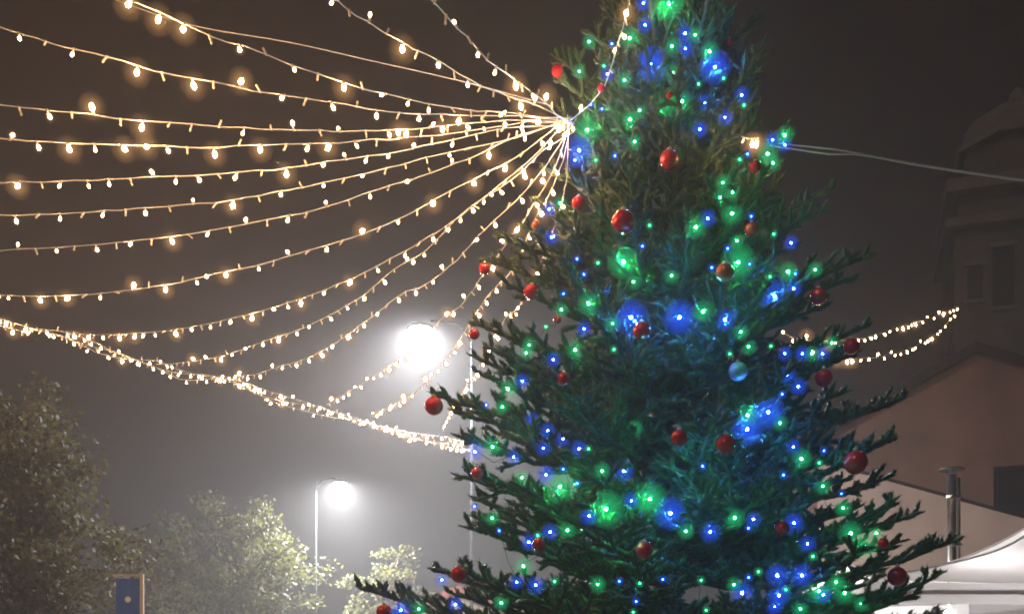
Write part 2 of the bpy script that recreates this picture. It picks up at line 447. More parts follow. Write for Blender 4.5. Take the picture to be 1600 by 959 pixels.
def block_mesh(name, blocks, mats):
    """blocks of (verts (n,k,3), tone (n,), smooth, shared quad grid or None)"""
    V, LI, TOT, SM, TN = [], [], [], [], []
    base = 0
    for v, idx_, tone, sm in blocks:
        n, k = v.shape[:2]
        V.append(v.reshape(-1,3)); TN.append(np.repeat(tone, k))
        f = (np.arange(n)*k)[:,None,None]+np.asarray(idx_)[None]+base
        LI.append(f.reshape(-1)); TOT.append(np.full(n*len(idx_), len(idx_[0]))); SM.append(np.full(n*len(idx_), sm))
        base += n*k
    V = np.concatenate(V).astype(np.float32); LI = np.concatenate(LI).astype(np.int32); TOT = np.concatenate(TOT).astype(np.int32)
    me = bpy.data.meshes.new(name)
    me.vertices.add(len(V)); me.vertices.foreach_set('co', V.ravel())
    me.loops.add(len(LI)); me.loops.foreach_set('vertex_index', LI)
    me.polygons.add(len(TOT)); st = np.zeros(len(TOT), np.int32); st[1:] = np.cumsum(TOT)[:-1]
    me.polygons.foreach_set('loop_start', st); me.polygons.foreach_set('loop_total', TOT)
    me.polygons.foreach_set('use_smooth', np.concatenate(SM))
    for m in mats: me.materials.append(m)
    me.update(calc_edges=True)
    a = me.attributes.new('tone', 'FLOAT', 'POINT'); a.data.foreach_set('value', np.concatenate(TN).astype(np.float32))
    return me

def nrm(a): return a / np.maximum(np.linalg.norm(a, axis=-1, keepdims=True), 1e-9)

def leafy_tree(label, px, d, top_y, half_px, leaf_mat, leaf, nclump, per, name='leafy_tree', base_frac=0.25, crown_x=0.0):
    p = at(px, HZ, d); p.z = 0
    t = thing(name, label, 'tree', p, 0, 'leafy trees in the fog')
    ztop = EYE+(HZ-top_y)/F*d; rad = half_px/F*d
    zlo = ztop*base_frac; zc = (ztop+zlo)/2; rz = (ztop-zlo)/2
    trunk = MB()
    trunk.tube([(0,0,0),(0.05,0,zlo),(0.1,0.05,zc),(0.05,0,zc+rz*0.55)], [0.17,0.13,0.09,0.03], 9)
    cen = []
    while len(cen) < nclump:
        q = rng.uniform(-1, 1, 3)
        rr = np.linalg.norm(q)
        if rr > 1 or rr < 0.35: continue
        an_ = math.atan2(q[2], q[0]); wob = 0.80+0.20*math.sin(3*an_+px)+0.13*math.sin(5*an_+2.1*px)+0.10*rng.normal()
        cen.append([q[0]*rad*min(wob,1.12)+crown_x, q[1]*rad*wob*0.9, zc+q[2]*rz*min(1.08, wob+0.12)])
    cen = np.array(cen)
    for c in cen[::3]:
        zb = min(zc+rz*0.4, max(zlo*0.8, c[2]-0.9*rad*rng.uniform(0.4,1)))
        trunk.tube([(0.05,0,zb),(c[0]*0.5,c[1]*0.5,(zb+c[2])/2+0.1),tuple(c)], [0.05,0.03,0.008], 5)
    trunk.build('trunk', M['bark'], t, True)
    sc = rng.uniform(0.15, 0.38, (nclump,1,1))*(rad/2.2)**0.5
    pos = cen[:,None,:] + np.clip(rng.normal(0, 0.9, (nclump,per,3)),-1.6,1.6)*sc*np.array([1,1,0.6])
    pos = pos.reshape(-1,3)
    n = len(pos)
    nor = nrm(rng.normal(0,1,(n,3))+np.array([0,-0.1,0.7])); a = nrm(np.cross(nor, rng.normal(0,1,(n,3)))); bb = np.cross(nor, a)
    L = (leaf*rng.uniform(0.6,1.25,n))[:,None]
    v = np.stack([pos-a*L*0.5, pos+bb*L*0.3-a*L*0.05, pos+a*L*0.5-nor*L*0.08, pos-bb*L*0.3-a*L*0.05], 1).reshape(-1,3)
    link('crown', np_mesh('crown', v, None, 4, [leaf_mat]), t)
    return t
leafy_tree('dark olive leafy tree at the lower left edge', 40, 15.0, 612, 160, M['leaf_olive'], 0.105, 165, 85, base_frac=0.3)
leafy_tree('pale leafy tree left of the slim lamp pole', 372, 31.5, 772, 132, M['leaf_pale'], 0.155, 120, 95, base_frac=0.28)
leafy_tree('small yellow green tree between slim lamp pole and christmas tree', 602, 34.5, 826, 72, M['leaf_pale'], 0.15, 60, 95, base_frac=0.2)
leafy_tree('low shadowy tree in fog behind the blue banner', 235, 26.0, 815, 115, M['leaf_olive'], 0.14, 80, 80, base_frac=0.2)

# ------------------------------------------------------------------ blue banner
bp = at(222, HZ, 14.0); zt_ = EYE+(HZ-896)/F*14.0
bn = thing('street_banner', 'blue hanging banner with white spot on a beige post', 'banner', (bp.x, bp.y, 0))
b = MB(); b.box((-0.022,-0.022,0),(0.022,0.022,zt_)); b.build('post', M['post_beige'], bn)
b = MB(); b.box((-0.40,-0.015,zt_-0.03),(-0.023,0.015,zt_-0.005)); b.build('crossbar', M['post_beige'], bn)
b = MB(); NX, NZ = 6, 24
vv = [(-0.36+0.32*i/NX, 0.012*math.sin(i*1.3+j*0.2), zt_-0.06-1.5*j/NZ) for j in range(NZ+1) for i in range(NX+1)]
b.add(vv, [(j*(NX+1)+i, j*(NX+1)+i+1, (j+1)*(NX+1)+i+1, (j+1)*(NX+1)+i) for j in range(NZ) for i in range(NX)])
cl = b.build('cloth', M['blue_cloth'], bn, True)
b = MB(); ez = EYE+(HZ-936)/F*14.0
b.prism([(-0.185+0.042*math.cos(a*math.pi/5), ez+0.042*math.sin(a*math.pi/5)) for a in range(10)], 0.004, Matrix.Translation((0,-0.024,0)))
b.build('emblem', M['white_paint'], cl)

# ------------------------------------------------------------------ the christmas tree
TX, TY, ZTOP = (1040-CX)/F*9.0, 9.0, 9.35
def RAD(z): return 2.30*(ZTOP-z)/7.15
segs = []                 # (p0, p1, tip flag, r0)
shoot_id = [0]
def seg_poly(pts, tip, fat=1.0):
    shoot_id[0] += 1
    for i in range(len(pts)-1):
        segs.append((pts[i], pts[i+1], 1.0 if (tip and i == len(pts)-2) else 0.0, shoot_id[0]))
def shoot(p, d, L, n, lift):
    """a needled side shoot that bends gently upwards; returns its points and directions"""
    k = 2 if L < 0.16 else 3
    pts = [p]; dirs = [d]
    for i in range(k):
        d = d + np.array([0,0,lift/k]) + rng.normal(0,0.05,3); d = d/np.linalg.norm(d)
        p = p + d*L/k; pts.append(p); dirs.append(d)
    return pts, dirs
limbs = []
def branch(root, tip_dir_pts, L, dens=1.0):
    pts = tip_dir_pts
    limbs.append(pts)
    n = len(pts)
    cum = [0.0]
    for i in range(1, n): cum.append(cum[-1]+np.linalg.norm(pts[i]-pts[i-1]))
    L = cum[-1]
    # needled axis on the outer part
    st = max(1, int(n*0.22))
    seg_poly(pts[st:], True)
    s = max(0.12*L, 0.06)
    side = 1
    while s < L-0.03:
        t = s/L
        i = min(n-2, max(0, int(np.searchsorted(cum, s))-1))
        f = (s-cum[i])/max(1e-6, cum[i+1]-cum[i])
        p = pts[i]+(pts[i+1]-pts[i])*f
        bd = pts[i+1]-pts[i]; bd = bd/np.linalg.norm(bd)
        sv = np.cross(bd, [0,0,1.0]); sv = sv/max(1e-6, np.linalg.norm(sv)); nv = np.cross(sv, bd)
        a = R(rng.uniform(38, 60))
        d = bd*math.cos(a)+sv*side*math.sin(a)+nv*rng.normal(0.06,0.26)
        d = d/np.linalg.norm(d)
        sl = min(0.42, 0.09+0.38*(L-s))*rng.uniform(0.65,1.25)
        if t < 0.3: sl *= 0.75
        sp, sd = shoot(p, d, sl, 3, rng.uniform(0.05,0.55))
        seg_poly(sp, True)
        if sl > 0.13:
            q = 0.08; s2 = 1
            while q < sl-0.05:
                kk = min(len(sp)-2, int(q/sl*(len(sp)-1)))
                ff = q/sl*(len(sp)-1)-kk
                pp = sp[kk]+(sp[kk+1]-sp[kk])*ff
                dd = sd[kk+1]; s3 = np.cross(dd, nv); s3 = s3/max(1e-6, np.linalg.norm(s3))
                a2 = R(rng.uniform(38,58))
                d2 = dd*math.cos(a2)+s3*s2*math.sin(a2)+nv*rng.normal(0.08,0.38); d2 = d2/np.linalg.norm(d2)
                l2 = min(0.16, 0.06+0.35*(sl-q))*rng.uniform(0.6,1.3)
                s4, _ = shoot(pp, d2, l2, 2, rng.uniform(0.05,0.5))
                seg_poly(s4, True)
                s2 = -s2; q += rng.uniform(0.06,0.10)
        # a few short shoots on the upper side
        if rng.random() < 0.35:
            d5 = bd*0.6+nv*0.7+sv*rng.normal(0,0.3); d5 = d5/np.linalg.norm(d5)
            s5, _ = shoot(p, d5, rng.uniform(0.07,0.15), 2, 0.1); seg_poly(s5, True)
        side = -side; s += rng.uniform(0.065,0.105)

def curve_to(root, tip, sag, n=10):
    out = []
    for i in range(n+1):
        t = i/n
        p = root+(tip-root)*t
        p = p+np.array([0,0,-sag*math.sin(math.pi*t)*(1.1-0.5*t)])
        if 0 < i: p = p+rng.normal(0,0.010,3)
        out.append(p)
    return out
def trunk_xy(z): return np.array([TX+0.03*math.sin(z*1.3), TY+0.03*math.cos(z*1.1), z])
# branches that make the outline (photo position of the tip, depth offset)
tips = [(936,8,0),(917,45,-.1),(918,70,.1),(864,84,0),(866,118,-.1),(862,170,.1),(845,258,-.2),(838,322,.1),(770,362,0),(786,440,-.2),(752,402,.2),
        (735,500,0),(728,552,.1),(742,578,-.3),(668,610,0),(700,640,.2),(704,680,0),(706,736,-.2),(730,775,.1),(722,822,0),(668,884,-.2),(700,925,.1),(556,914,0),(590,945,-.3),
        (1108,20,.1),(1150,55,-.1),(1200,28,.2),(1198,68,0),(1186,112,-.1),(1190,165,.1),(1245,207,0),(1222,262,-.2),(1216,320,.1),(1308,292,0),(1285,330,-.2),(1244,385,.2),(1366,392,0),
        (1330,432,-.2),(1300,470,.1),(1358,508,.1),(1345,545,-.2),(1330,612,-.1),(1300,640,.2),(1418,622,0),(1402,688,-.2),(1400,742,.1),(1352,790,-.4),(1442,798,0),(1420,840,.2),(1502,842,0),(1440,925,-.3),(1480,950,.2)]
for (x, y, o) in tips:
    d = TY+o
    tip = np.array(at(x, y, d))
    rx = abs(tip[0]-TX)
    up = 0.55 if tip[2] > 6.5 else (0.22 if tip[2] > 4.2 else 0.10)
    z0 = tip[2]-rx*up-0.05
    branch(None, curve_to(trunk_xy(z0), tip, 0.10*rx), rx)
z = 1.75; wh = 0
while z < ZTOP-0.15:
    Rz = RAD(z)
    nb = 8 if z < 4 else (7 if z < 6.5 else 6)
    a0 = rng.uniform(0, 6.28)
    for k in range(nb):
        an = a0+2*math.pi*k/nb+rng.normal(0,0.14)
        dx, dy = math.cos(an), math.sin(an)
        back = dy > 0.45
        if back and k % 2: continue
        L = Rz*rng.uniform(0.80,1.12)*(0.84+0.16*abs(dy))
        zz = z+rng.normal(0,0.05)
        up = 0.66 if z > 7.5 else (0.46 if z > 6 else (0.26 if z > 4 else 0.12))
        up += rng.normal(0,0.07)
        tip = trunk_xy(zz)+np.array([dx*L, dy*L, up*L])
        branch(None, curve_to(trunk_xy(zz), tip, 0.13*L+0.02), L, 0.5 if back else 1)
    # short in-between branches
    for k in range(5):
        an = rng.uniform(math.pi*0.95, math.pi*2.05)
        L = Rz*rng.uniform(0.45,0.8); zz = z+rng.uniform(0.08,0.22)
        tip = trunk_xy(zz)+np.array([math.cos(an)*L, math.sin(an)*L, rng.uniform(-0.05,0.3)*L])
        branch(None, curve_to(trunk_xy(zz), tip, 0.06*L), L)
    z += 0.285 if z < 6 else 0.21
# leader
seg_poly([trunk_xy(ZTOP-0.3), trunk_xy(ZTOP), trunk_xy(ZTOP+0.25)], True)

P0 = np.array([s[0] for s in segs]); P1 = np.array([s[1] for s in segs]); TIPF = np.array([s[2] for s in segs])
# picture position of the shoots, to find branches that things hang on
cl = np.concatenate([P0+(P1-P0)*f for f in (0.15,0.4,0.65,0.9)])
cpx = CX+cl[:,0]/cl[:,1]*F; cpy = HZ-(cl[:,2]-EYE)/cl[:,1]*F; cd = cl[:,1]
def front(x, y, r):
    m = (np.abs(cpx-x) < r) & (np.abs(cpy-y) < r)
    if m.any(): return float(cd[m].min())
    k = np.argmin((cpx-x)**2+(cpy-y)**2)
    return float(cd[k])

G = [(1045,5,1.5),(920,65,1),(984,59,1.2),(1050,72,1),(1086,54,.8),(1108,80,1.2),(1131,122,.7),(976,125,1),(943,103,.6),(905,112,.8),(1052,113,-1),(1092,131,.5),(985,186,-1.4),(1000,172,-1),(1040,165,-1.4),(1066,158,-1.2),
 (1163,164,.6),(917,203,1.5),(991,221,1),(931,250,.6),(1226,211,1.4),(1200,240,1.4),(1208,254,1),(1155,249,.5),(1130,285,-1),(1145,300,-1),(1125,308,-.8),(1144,333,1.2),(1088,354,1.2),(1151,376,1),(1153,409,1.6),
 (1209,365,.6),(1231,424,1.2),(1274,421,1),(1203,432,.5),(975,408,2),(875,317,1),(1015,352,.5),(934,410,.4),(990,440,-.8),(1050,430,-.8),(919,474,1.2),(877,483,1),(853,510,.7),(1098,486,1.2),(957,504,1),(1157,518,1),(898,546,1.2),
 (827,538,.8),(822,551,.8),(793,607,1.2),(1170,541,.8),(1205,540,.6),(1268,552,.9),(1141,552,.5),(1300,535,.9),(960,545,-.7),(1168,648,1.2),(1219,660,1.1),(1253,716,1.2),(1280,722,.7),(1285,759,1),(1318,793,.9),
 (920,700,.6),(993,668,-.8),(770,697,1.3),(785,635,.9),(875,760,2),(898,755,.6),(815,745,1),(940,735,1),(1015,778,1.6),(947,794,1.5),(1071,829,1),(1148,808,1.2),(1271,868,.7),(887,827,1.2),(840,835,.6),(769,808,.8),
 (818,883,1.2),(867,907,.7),(783,940,.8),(655,950,.9),(934,911,1),(999,910,.6),(1095,905,.5),(990,955,.7),(1147,912,.8),(1228,920,.6),(1280,922,1.4),(1307,908,1),(1185,892,.5),(1250,950,.9),(1104,952,.6),
 (1330,832,-1.2),(1352,852,-1.2),(1370,832,-1),(1320,925,-1.2),(1345,942,-1)]
BL = [(1006,5,1),(1008,39,1),(1071,52,1),(1070,76,1),(1117,105,2),(956,68,.5),(1018,100,-1.5),(1012,88,-1),(949,115,1),(923,163,.6),(941,170,.5),(1159,148,1),(1134,183,.8),(1094,202,1),(1100,160,-.8),(905,235,1.5),(899,250,.8),(961,243,.6),
 (1207,218,.9),(1227,226,.9),(1168,240,.6),(1105,341,.9),(1174,338,.7),(1137,388,.6),(1171,412,.6),(1112,418,.7),(1236,379,1),(1243,427,.6),(1004,384,.5),(858,327,.8),(862,370,.8),(912,428,.6),(902,404,.4),(880,458,.7),
 (1210,462,-1.5),(1240,450,-.8),(986,495,2.2),(1062,495,2.2),(1132,499,1.3),(913,513,.9),(865,561,1.1),(817,595,.8),(1226,552,1),(1254,552,1),(1285,552,.8),(1230,585,-1.0),(1248,603,.9),(1222,615,.5),(1200,643,1.8),(1168,670,1.8),(1239,697,1.1),
 (1287,703,.5),(1225,741,.5),(1315,770,.7),(832,655,-1),(856,672,-1),(880,685,-1),(905,700,-.8),(849,699,.8),(742,705,1.2),(760,632,.5),(803,713,1),(853,741,1.2),(902,754,.6),(880,732,.6),(975,735,-1.2),(986,781,.9),(921,805,1),(1047,801,2),
 (1110,830,1.3),(1177,810,1),(1170,824,.6),(1240,816,1.4),(1262,848,.9),(1098,727,.5),(860,830,1),(827,846,.8),(780,828,.7),(808,908,1),(837,913,.9),(742,790,.6),(712,943,.9),(690,905,-.8),(626,952,1.2),(967,907,.5),(1035,904,.6),
 (994,938,.5),(1169,901,.7),(1214,898,1.2),(1252,898,1.2),(1216,929,1.2),(1160,925,-1.2),(1210,946,.9),(1287,928,.8)]
def led_place(pts):
    out = []
    for (x, y, s_) in pts:
        d = front(x, y, 10)
        d += (0.0 if s_ >= 1.2 else 0.035) if s_ > 0 else 0.085
        out.append(np.array(at(x, y, max(6.2, min(d, 9.6)))))
    return out
GP, BP = led_place(G), led_place(BL)
EYEP = np.array([0, 0, EYE])
def clear_mask(pos, ex=0.0):
    """needles pushed aside where a light sits and shows through"""
    keep = np.ones(len(pos), bool)
    for p, (_, _, s_) in zip(GP+BP, G+BL):
        near = np.where((np.abs(pos[:,0]-p[0]) < 0.3) & (np.abs(pos[:,2]-p[2]) < 0.3) & (pos[:,1] < p[1]+0.1))[0]
        q = pos[near]
        a = nrm(EYEP-p); w_ = q-p; t_ = w_@a
        dist = np.linalg.norm(w_-np.clip(t_,0,None)[:,None]*a, axis=1)
        rr = np.where(t_ < 0.03, 0.026, 0.015)+ex
        hit = (dist < rr) if s_ > 0 else (np.linalg.norm(w_,axis=1) < 0.02+ex)
        keep[near[hit]] = False
    return keep
seglen = np.linalg.norm(P1-P0, axis=1); mid = (P0+P1)/2
dens = np.where(mid[:,1] > TY+0.5, 110.0, 360.0)
dens = np.where(np.linalg.norm(mid[:,:2]-np.array([TX,TY]),axis=1) < 0.35*2.30*(ZTOP-mid[:,2])/7.15, dens*0.55, dens)
cnt = np.maximum(2, np.round(seglen*dens)).astype(int)
idx = np.repeat(np.arange(len(segs)), cnt); N = len(idx)
print('shoot segments', len(segs), 'needles', N)
u = rng.random(N)
ax = nrm(P1-P0)[idx]
pos = P0[idx]+(P1-P0)[idx]*u[:,None]
tipw = TIPF[idx]*np.clip((u-0.55)/0.45,0,1)
rad = nrm(np.cross(ax, rng.normal(0,1,(N,3))))
ang = np.radians(rng.uniform(48,74,N))*(1-0.7*tipw)
nd = nrm(ax*np.cos(ang)[:,None]+rad*np.sin(ang)[:,None]+np.array([0,0,0.12]))
ln = (0.038*rng.uniform(0.75,1.25,N))[:,None]
sdv = nrm(np.cross(nd, rng.normal(0,1,(N,3))))*(0.0030*rng.uniform(0.8,1.25,N))[:,None]
root = Vector((TX, TY, 0))
ct = thing('christmas_tree', 'tall spruce christmas tree dressed with lights and baubles', 'christmas tree', root)
SID = np.array([q[3] for q in segs]); tone_of = rng.random(SID.max()+1)*0.8+0.2*rng.random(SID.max()+1)
RC = 0.0205
gone = ~clear_mask(mid, 0.022) | ~clear_mask(P0+(P1-P0)*0.2, 0.022) | ~clear_mask(P0+(P1-P0)*0.8, 0.022)
kp = clear_mask(pos, 0.0)&clear_mask(pos+nd*ln, 0.0)&~gone[idx]
needles = np.stack([pos-sdv, pos+sdv, pos+nd*ln], 1)[kp]
# lumpy cores: where the needles close up along each shoot
ks = np.where(~gone)[0]
A0, A1, TF = P0[ks], P1[ks], TIPF[ks]
aa = nrm(A1-A0); s_a = nrm(np.cross(aa, np.array([0.13,0.31,0.94]))); s_b = np.cross(aa, s_a)
us = np.array([0.0,0.3,0.6,0.85,1.04]); NS = 5
prof_in = np.array([1,1,1,1,1.0]); prof_tip = np.array([1,0.98,0.85,0.55,0.16])
core = np.zeros((len(ks), 5*NS, 3))
for iu, uu in enumerate(us):
    rb = RC*(prof_in[iu]*(1-TF)+prof_tip[iu]*TF)
    for k in range(NS):
        an = 2*math.pi*(k+0.5*(iu % 2))/NS
        rr_ = (rb*rng.uniform(0.55,1.35,len(ks)))[:,None]
        core[:,iu*NS+k] = A0+(A1-A0)*uu+(s_a*math.cos(an)+s_b*math.sin(an))*rr_
quads = [(r0*NS+k, r0*NS+(k+1) % NS, (r0+1)*NS+(k+1) % NS, (r0+1)*NS+k) for r0 in range(4) for k in range(NS)]
o_ = np.array(root)
link('crown', block_mesh('crown', [(core-o_, quads, tone_of[SID[ks]], True), (needles-o_, [(0,1,2)], tone_of[SID[idx]][kp], False)], [M['needles']]), ct)
# trunk with limbs and twigs
b = MB()
b.tube([Vector(trunk_xy(zz))-root for zz in np.linspace(0, ZTOP, 16)], list(np.linspace(0.13,0.012,16)), 12)
b.build('trunk', M['bark'], ct, True)
b = MB()
for pts in limbs:
    n = len(pts); L = np.linalg.norm(pts[-1]-pts[0])
    b.tube([Vector(p)-root for p in pts], [max(0.004, (0.008+0.011*L)*(1-0.8*i/(n-1))) for i in range(n)], 5, cap=False)
b.build('limbs', M['bark'], ct, True)
# thin twig cores as three-sided sticks
def sticks(P0, P1, r):
    a = nrm(P1-P0); s = nrm(np.cross(a, np.array([0.13,0.31,0.94]))); t = np.cross(a, s)
    rs = []
    for k in range(3):
        c0, s0 = math.cos(2.094*k), math.sin(2.094*k); c1, s1 = math.cos(2.094*(k+1)), math.sin(2.094*(k+1))
        o0, o1 = (s*c0+t*s0)*r, (s*c1+t*s1)*r
        rs.append(np.stack([P0+o0, P0+o1, P1+o1, P1+o0], 1))
    return np.concatenate(rs, 0).reshape(-1,3)
link('twigs', np_mesh('twigs', sticks(P0-np.array(root), P1-np.array(root), 0.0032), None, 4, [M['twig']]), ct)

# ------------------------------------------------------------------ baubles
def bauble_meshes(mt):
    q = MB(); q.lathe([(math.sin(a)*0.5, -math.cos(a)*0.5) for a in np.linspace(0.001, math.pi-0.001, 15)], 24)
    ball = q.mesh('ball', mt, True)
    return ball
q = MB(); q.lathe([(0.0,0.10),(0.11,0.10),(0.12,0.08),(0.12,0.0),(0.10,-0.01)], 14)
q.tube([(0.05*math.cos(a), 0, 0.14+0.05*math.sin(a)) for a in np.linspace(-1.2,4.4,9)], 0.012, 5)
cap_me = q.mesh('cap', M['cap'], True)
balls = {k: bauble_meshes(M[k+'_ball']) for k in ('red','pink','orange','mint')}
loop_mat = M['cable_green']
baubles = [
 (871,111,9.5,'red','red bauble on the upper left tip just above where the light strings meet'),
 (939,138,6,'pink','tiny pink bauble below the upright warm lights near the tree top'),
 (1140,66,5.5,'red','tiny dark red bauble highest on the right side of the tree'),
 (1046,149,5.5,'red','tiny red bauble near the tree top among green lit shoots'),
 (1046,249,15,'red','glossy red bauble alone in the dark middle of the upper tree'),
 (904,317,10.5,'red','red bauble up and left of the biggest upper bauble'),
 (974,346,18,'red','biggest red bauble on the upper half of the tree'),
 (1180,261,9.5,'red','dark red bauble just left of the green lit right branch'),
 (1174,358,10.5,'red','red bauble among green lights right of the upper middle'),
 (1133,425,14,'orange','amber orange bauble beside a bright green light'),
 (757,420,9,'red','small red bauble on the left tip above the street lamp'),
 (830,456,11.5,'red','red bauble with dark underside right of the brighter street lamp'),
 (838,352,7.5,'orange','small orange red bauble hanging against the warm light strings'),
 (871,499,6.5,'red','tiny red bauble beside green lights left of centre'),
 (1003,517,14,'pink','pink red bauble under the big blue glow at centre'),
 (1279,463,13,'red','red bauble on the right edge above the warm light swags'),
 (1330,541,12.5,'red','red bauble at the right tip touching the warm light swags'),
 (1287,590,13.5,'red','red bauble below the light swags on the right edge'),
 (881,592,10.5,'red','red bauble left of the dark hollow at mid height'),
 (741,522,8.5,'red','red bauble on the left tip in front of the lamp pole'),
 (678,634,14.5,'red','red bauble farthest left, hanging free in the fog'),
 (1061,684,13,'red','mottled red bauble in the dark lower middle'),
 (1134,694,15.5,'red','large red bauble below left of the big blue glow'),
 (1337,722,18.5,'red','largest red bauble on the right with pale shine'),
 (746,739,9.5,'pink','bright pink bauble on the lower left tips'),
 (842,850,10.5,'red','red bauble beside blue lights at lower left'),
 (717,897,13,'red','red bauble behind dark fingers of spruce at lower left'),
 (1007,859,13.5,'pink','coral red bauble alone in the dark lower middle'),
 (1222,825,11.5,'red','red bauble next to a blue glow at lower right'),
 (1402,900,15,'red','red bauble in front of the white tent'),
 (1380,848,8.5,'pink','half hidden pink rimmed bauble above the white tent'),
 (600,955,12,'red','red bauble at the bottom beside the blue light, lower left'),
 (1153,580,14.5,'mint','pale mint white bauble in the dark hollow at right'),
]
proto = None
for (x, y, r, kind, lab) in baubles:
    d = front(x, y, r+6)-0.03
    d = max(6.3, min(d, 9.4))
    rw = r/F*d
    d -= rw
    p = at(x, y, d)
    t = thing('bauble', lab, 'bauble', p, rng.uniform(0,6), 'baubles on the christmas tree')
    o = link('ball', balls[kind], t); o.scale = (2*rw,)*3
    o2 = link('cap', cap_me, t, (0,0,rw*0.97)); o2.scale = (2*rw,)*3
    # thread up to the branch
    q = MB(); q.tube([(0,0,rw*1.35),(0.004,rw*0.6,rw*1.7),(0,rw*1.1,rw*2.1)], 0.0022, 4); q.build('thread', loop_mat, t)

# ------------------------------------------------------------------ green and blue fairy lights on the tree
def led_mesh(name, m, gm, halos=()):
    q = MB()
    for gr in halos: q.lathe([(math.sin(a)*gr, -0.004-math.cos(a)*gr) for a in np.linspace(0.01,math.pi-0.01,8)], 12, 2 if gr < 0.035 else 3)
    q.lathe([(0.0035,0.03),(0.006,0.028),(0.0065,0.004)], 8, 1)
    q.lathe([(math.sin(a)*0.0066, -0.004-math.cos(a)*0.0075) for a in np.linspace(0.01,math.pi-0.01,5)], 6, 0)
    return q.mesh(name, [m, M['cable_green'], gm, M[gm.name+'_outer']], True)
def led_variants(m, gm):
    out = []
    for k in (0.02, 0.24, 1.5, 8.0):
        c = m.copy(); c.name = m.name+('_soft' if k < 0.05 else '_strong' if k > 1 else '_medium')
        e = [n for n in c.node_tree.nodes if n.type == 'EMISSION'][0]; e.inputs['Strength'].default_value *= k
        out.append(led_mesh('bulb', c, gm, (0.012,0.018,0.025,0.033) if k < 0.05 else (0.012,0.018,0.025,0.033,0.043,0.055,0.068) if k < 0.5 else (0.013,0.019,0.026,0.034,0.044,0.056,0.070,0.086) if k < 5 else (0.013,0.019,0.026,0.034,0.044,0.056,0.069,0.083,0.098,0.114,0.132)))
    return out
def chain(name, label, pts, where, m, gm):
    t = thing(name, label, 'fairy lights', root, 0, 'fairy lights wound round the tree')
    var = led_variants(m, gm)
    ps = []
    for (x, y, s) in pts:
        a = abs(s)
        p = Vector(where[len(ps)]); ps.append(p)
        o = link('bulb', var[0 if a < 0.75 else 1 if a < 1.2 else 2 if a < 1.5 else 3], t, p-root)
        o.rotation_euler = (rng.uniform(-1,1), rng.uniform(-1,1), rng.uniform(0,6))
    left = list(range(1, len(ps))); order = [0]
    while left:
        k = min(left, key=lambda j: (ps[j]-ps[order[-1]]).length); left.remove(k); order.append(k)
    for i in range(len(order)-1):
        a, bb = ps[order[i]], ps[order[i+1]]
        if (a-bb).length > 0.5: continue
        md = (a+bb)/2+Vector((rng.normal(0,.02), 0.06+0.25*(a-bb).length, -0.04))
        q = MB(); q.tube([a-root+Vector((0,.015,.02)), md-root, bb-root+Vector((0,.015,.02))], 0.003, 4); q.build('cable', M['cable_green'], t)
chain('green_fairy_lights', 'green fairy lights wound through the spruce branches', G, GP, M['led_green'], M['globe_green'])
chain('blue_fairy_lights', 'blue fairy lights wound through the spruce branches', BL, BP, M['led_blue'], M['globe_blue'])

# ------------------------------------------------------------------ warm light strings
def bulb_mesh(name, m, r, halos=()):
    q = MB(); q.tube([(0,0,0.006),(0,0,-0.028)], 0.0075, 6, 1)
    for gr in halos: q.lathe([(math.sin(a)*gr, -0.034-r-math.cos(a)*gr) for a in np.linspace(0.01,math.pi-0.01,8)], 14, 2 if gr < 0.05 else 3)
    q.lathe([(0.004,-0.026),(r*0.75,-0.034),(r,-0.034-r),(r*0.72,-0.034-1.9*r),(0.001,-0.034-2.5*r)], 7, 0)
    return q.mesh(name, [m, M['socket'], M['halo_warm'], M['halo_outer']], True)
bulb_v = [bulb_mesh('bulb', M['bulb_dim'], 0.0095, (0.014,0.019)), bulb_mesh('bulb', M['bulb_mid'], 0.0112, (0.016,0.021,0.027,0.034)), bulb_mesh('bulb', M['bulb_bright'], 0.0145, (0.020,0.026,0.033,0.041,0.049,0.057,0.066,0.076,0.087,0.099))]
off_me = bulb_mesh('unlit_bulb', M['socket'], 0.0085)

def smooth_path(pts, step):
    pts = [Vector(p) for p in pts]
    out = []
    for i in range(len(pts)-1):
        p0, p1, p2, p3 = pts[max(i-1,0)], pts[i], pts[i+1], pts[min(i+2,len(pts)-1)]
        n = max(2, int((p2-p1).length/step))
        for k in range(n):
            t = k/n
            out.append(0.5*((2*p1)+(p2-p0)*t+(2*p0-5*p1+4*p2-p3)*t*t+(3*p1-p0-3*p2+p3)*t*t*t))
    out.append(pts[-1]); return out

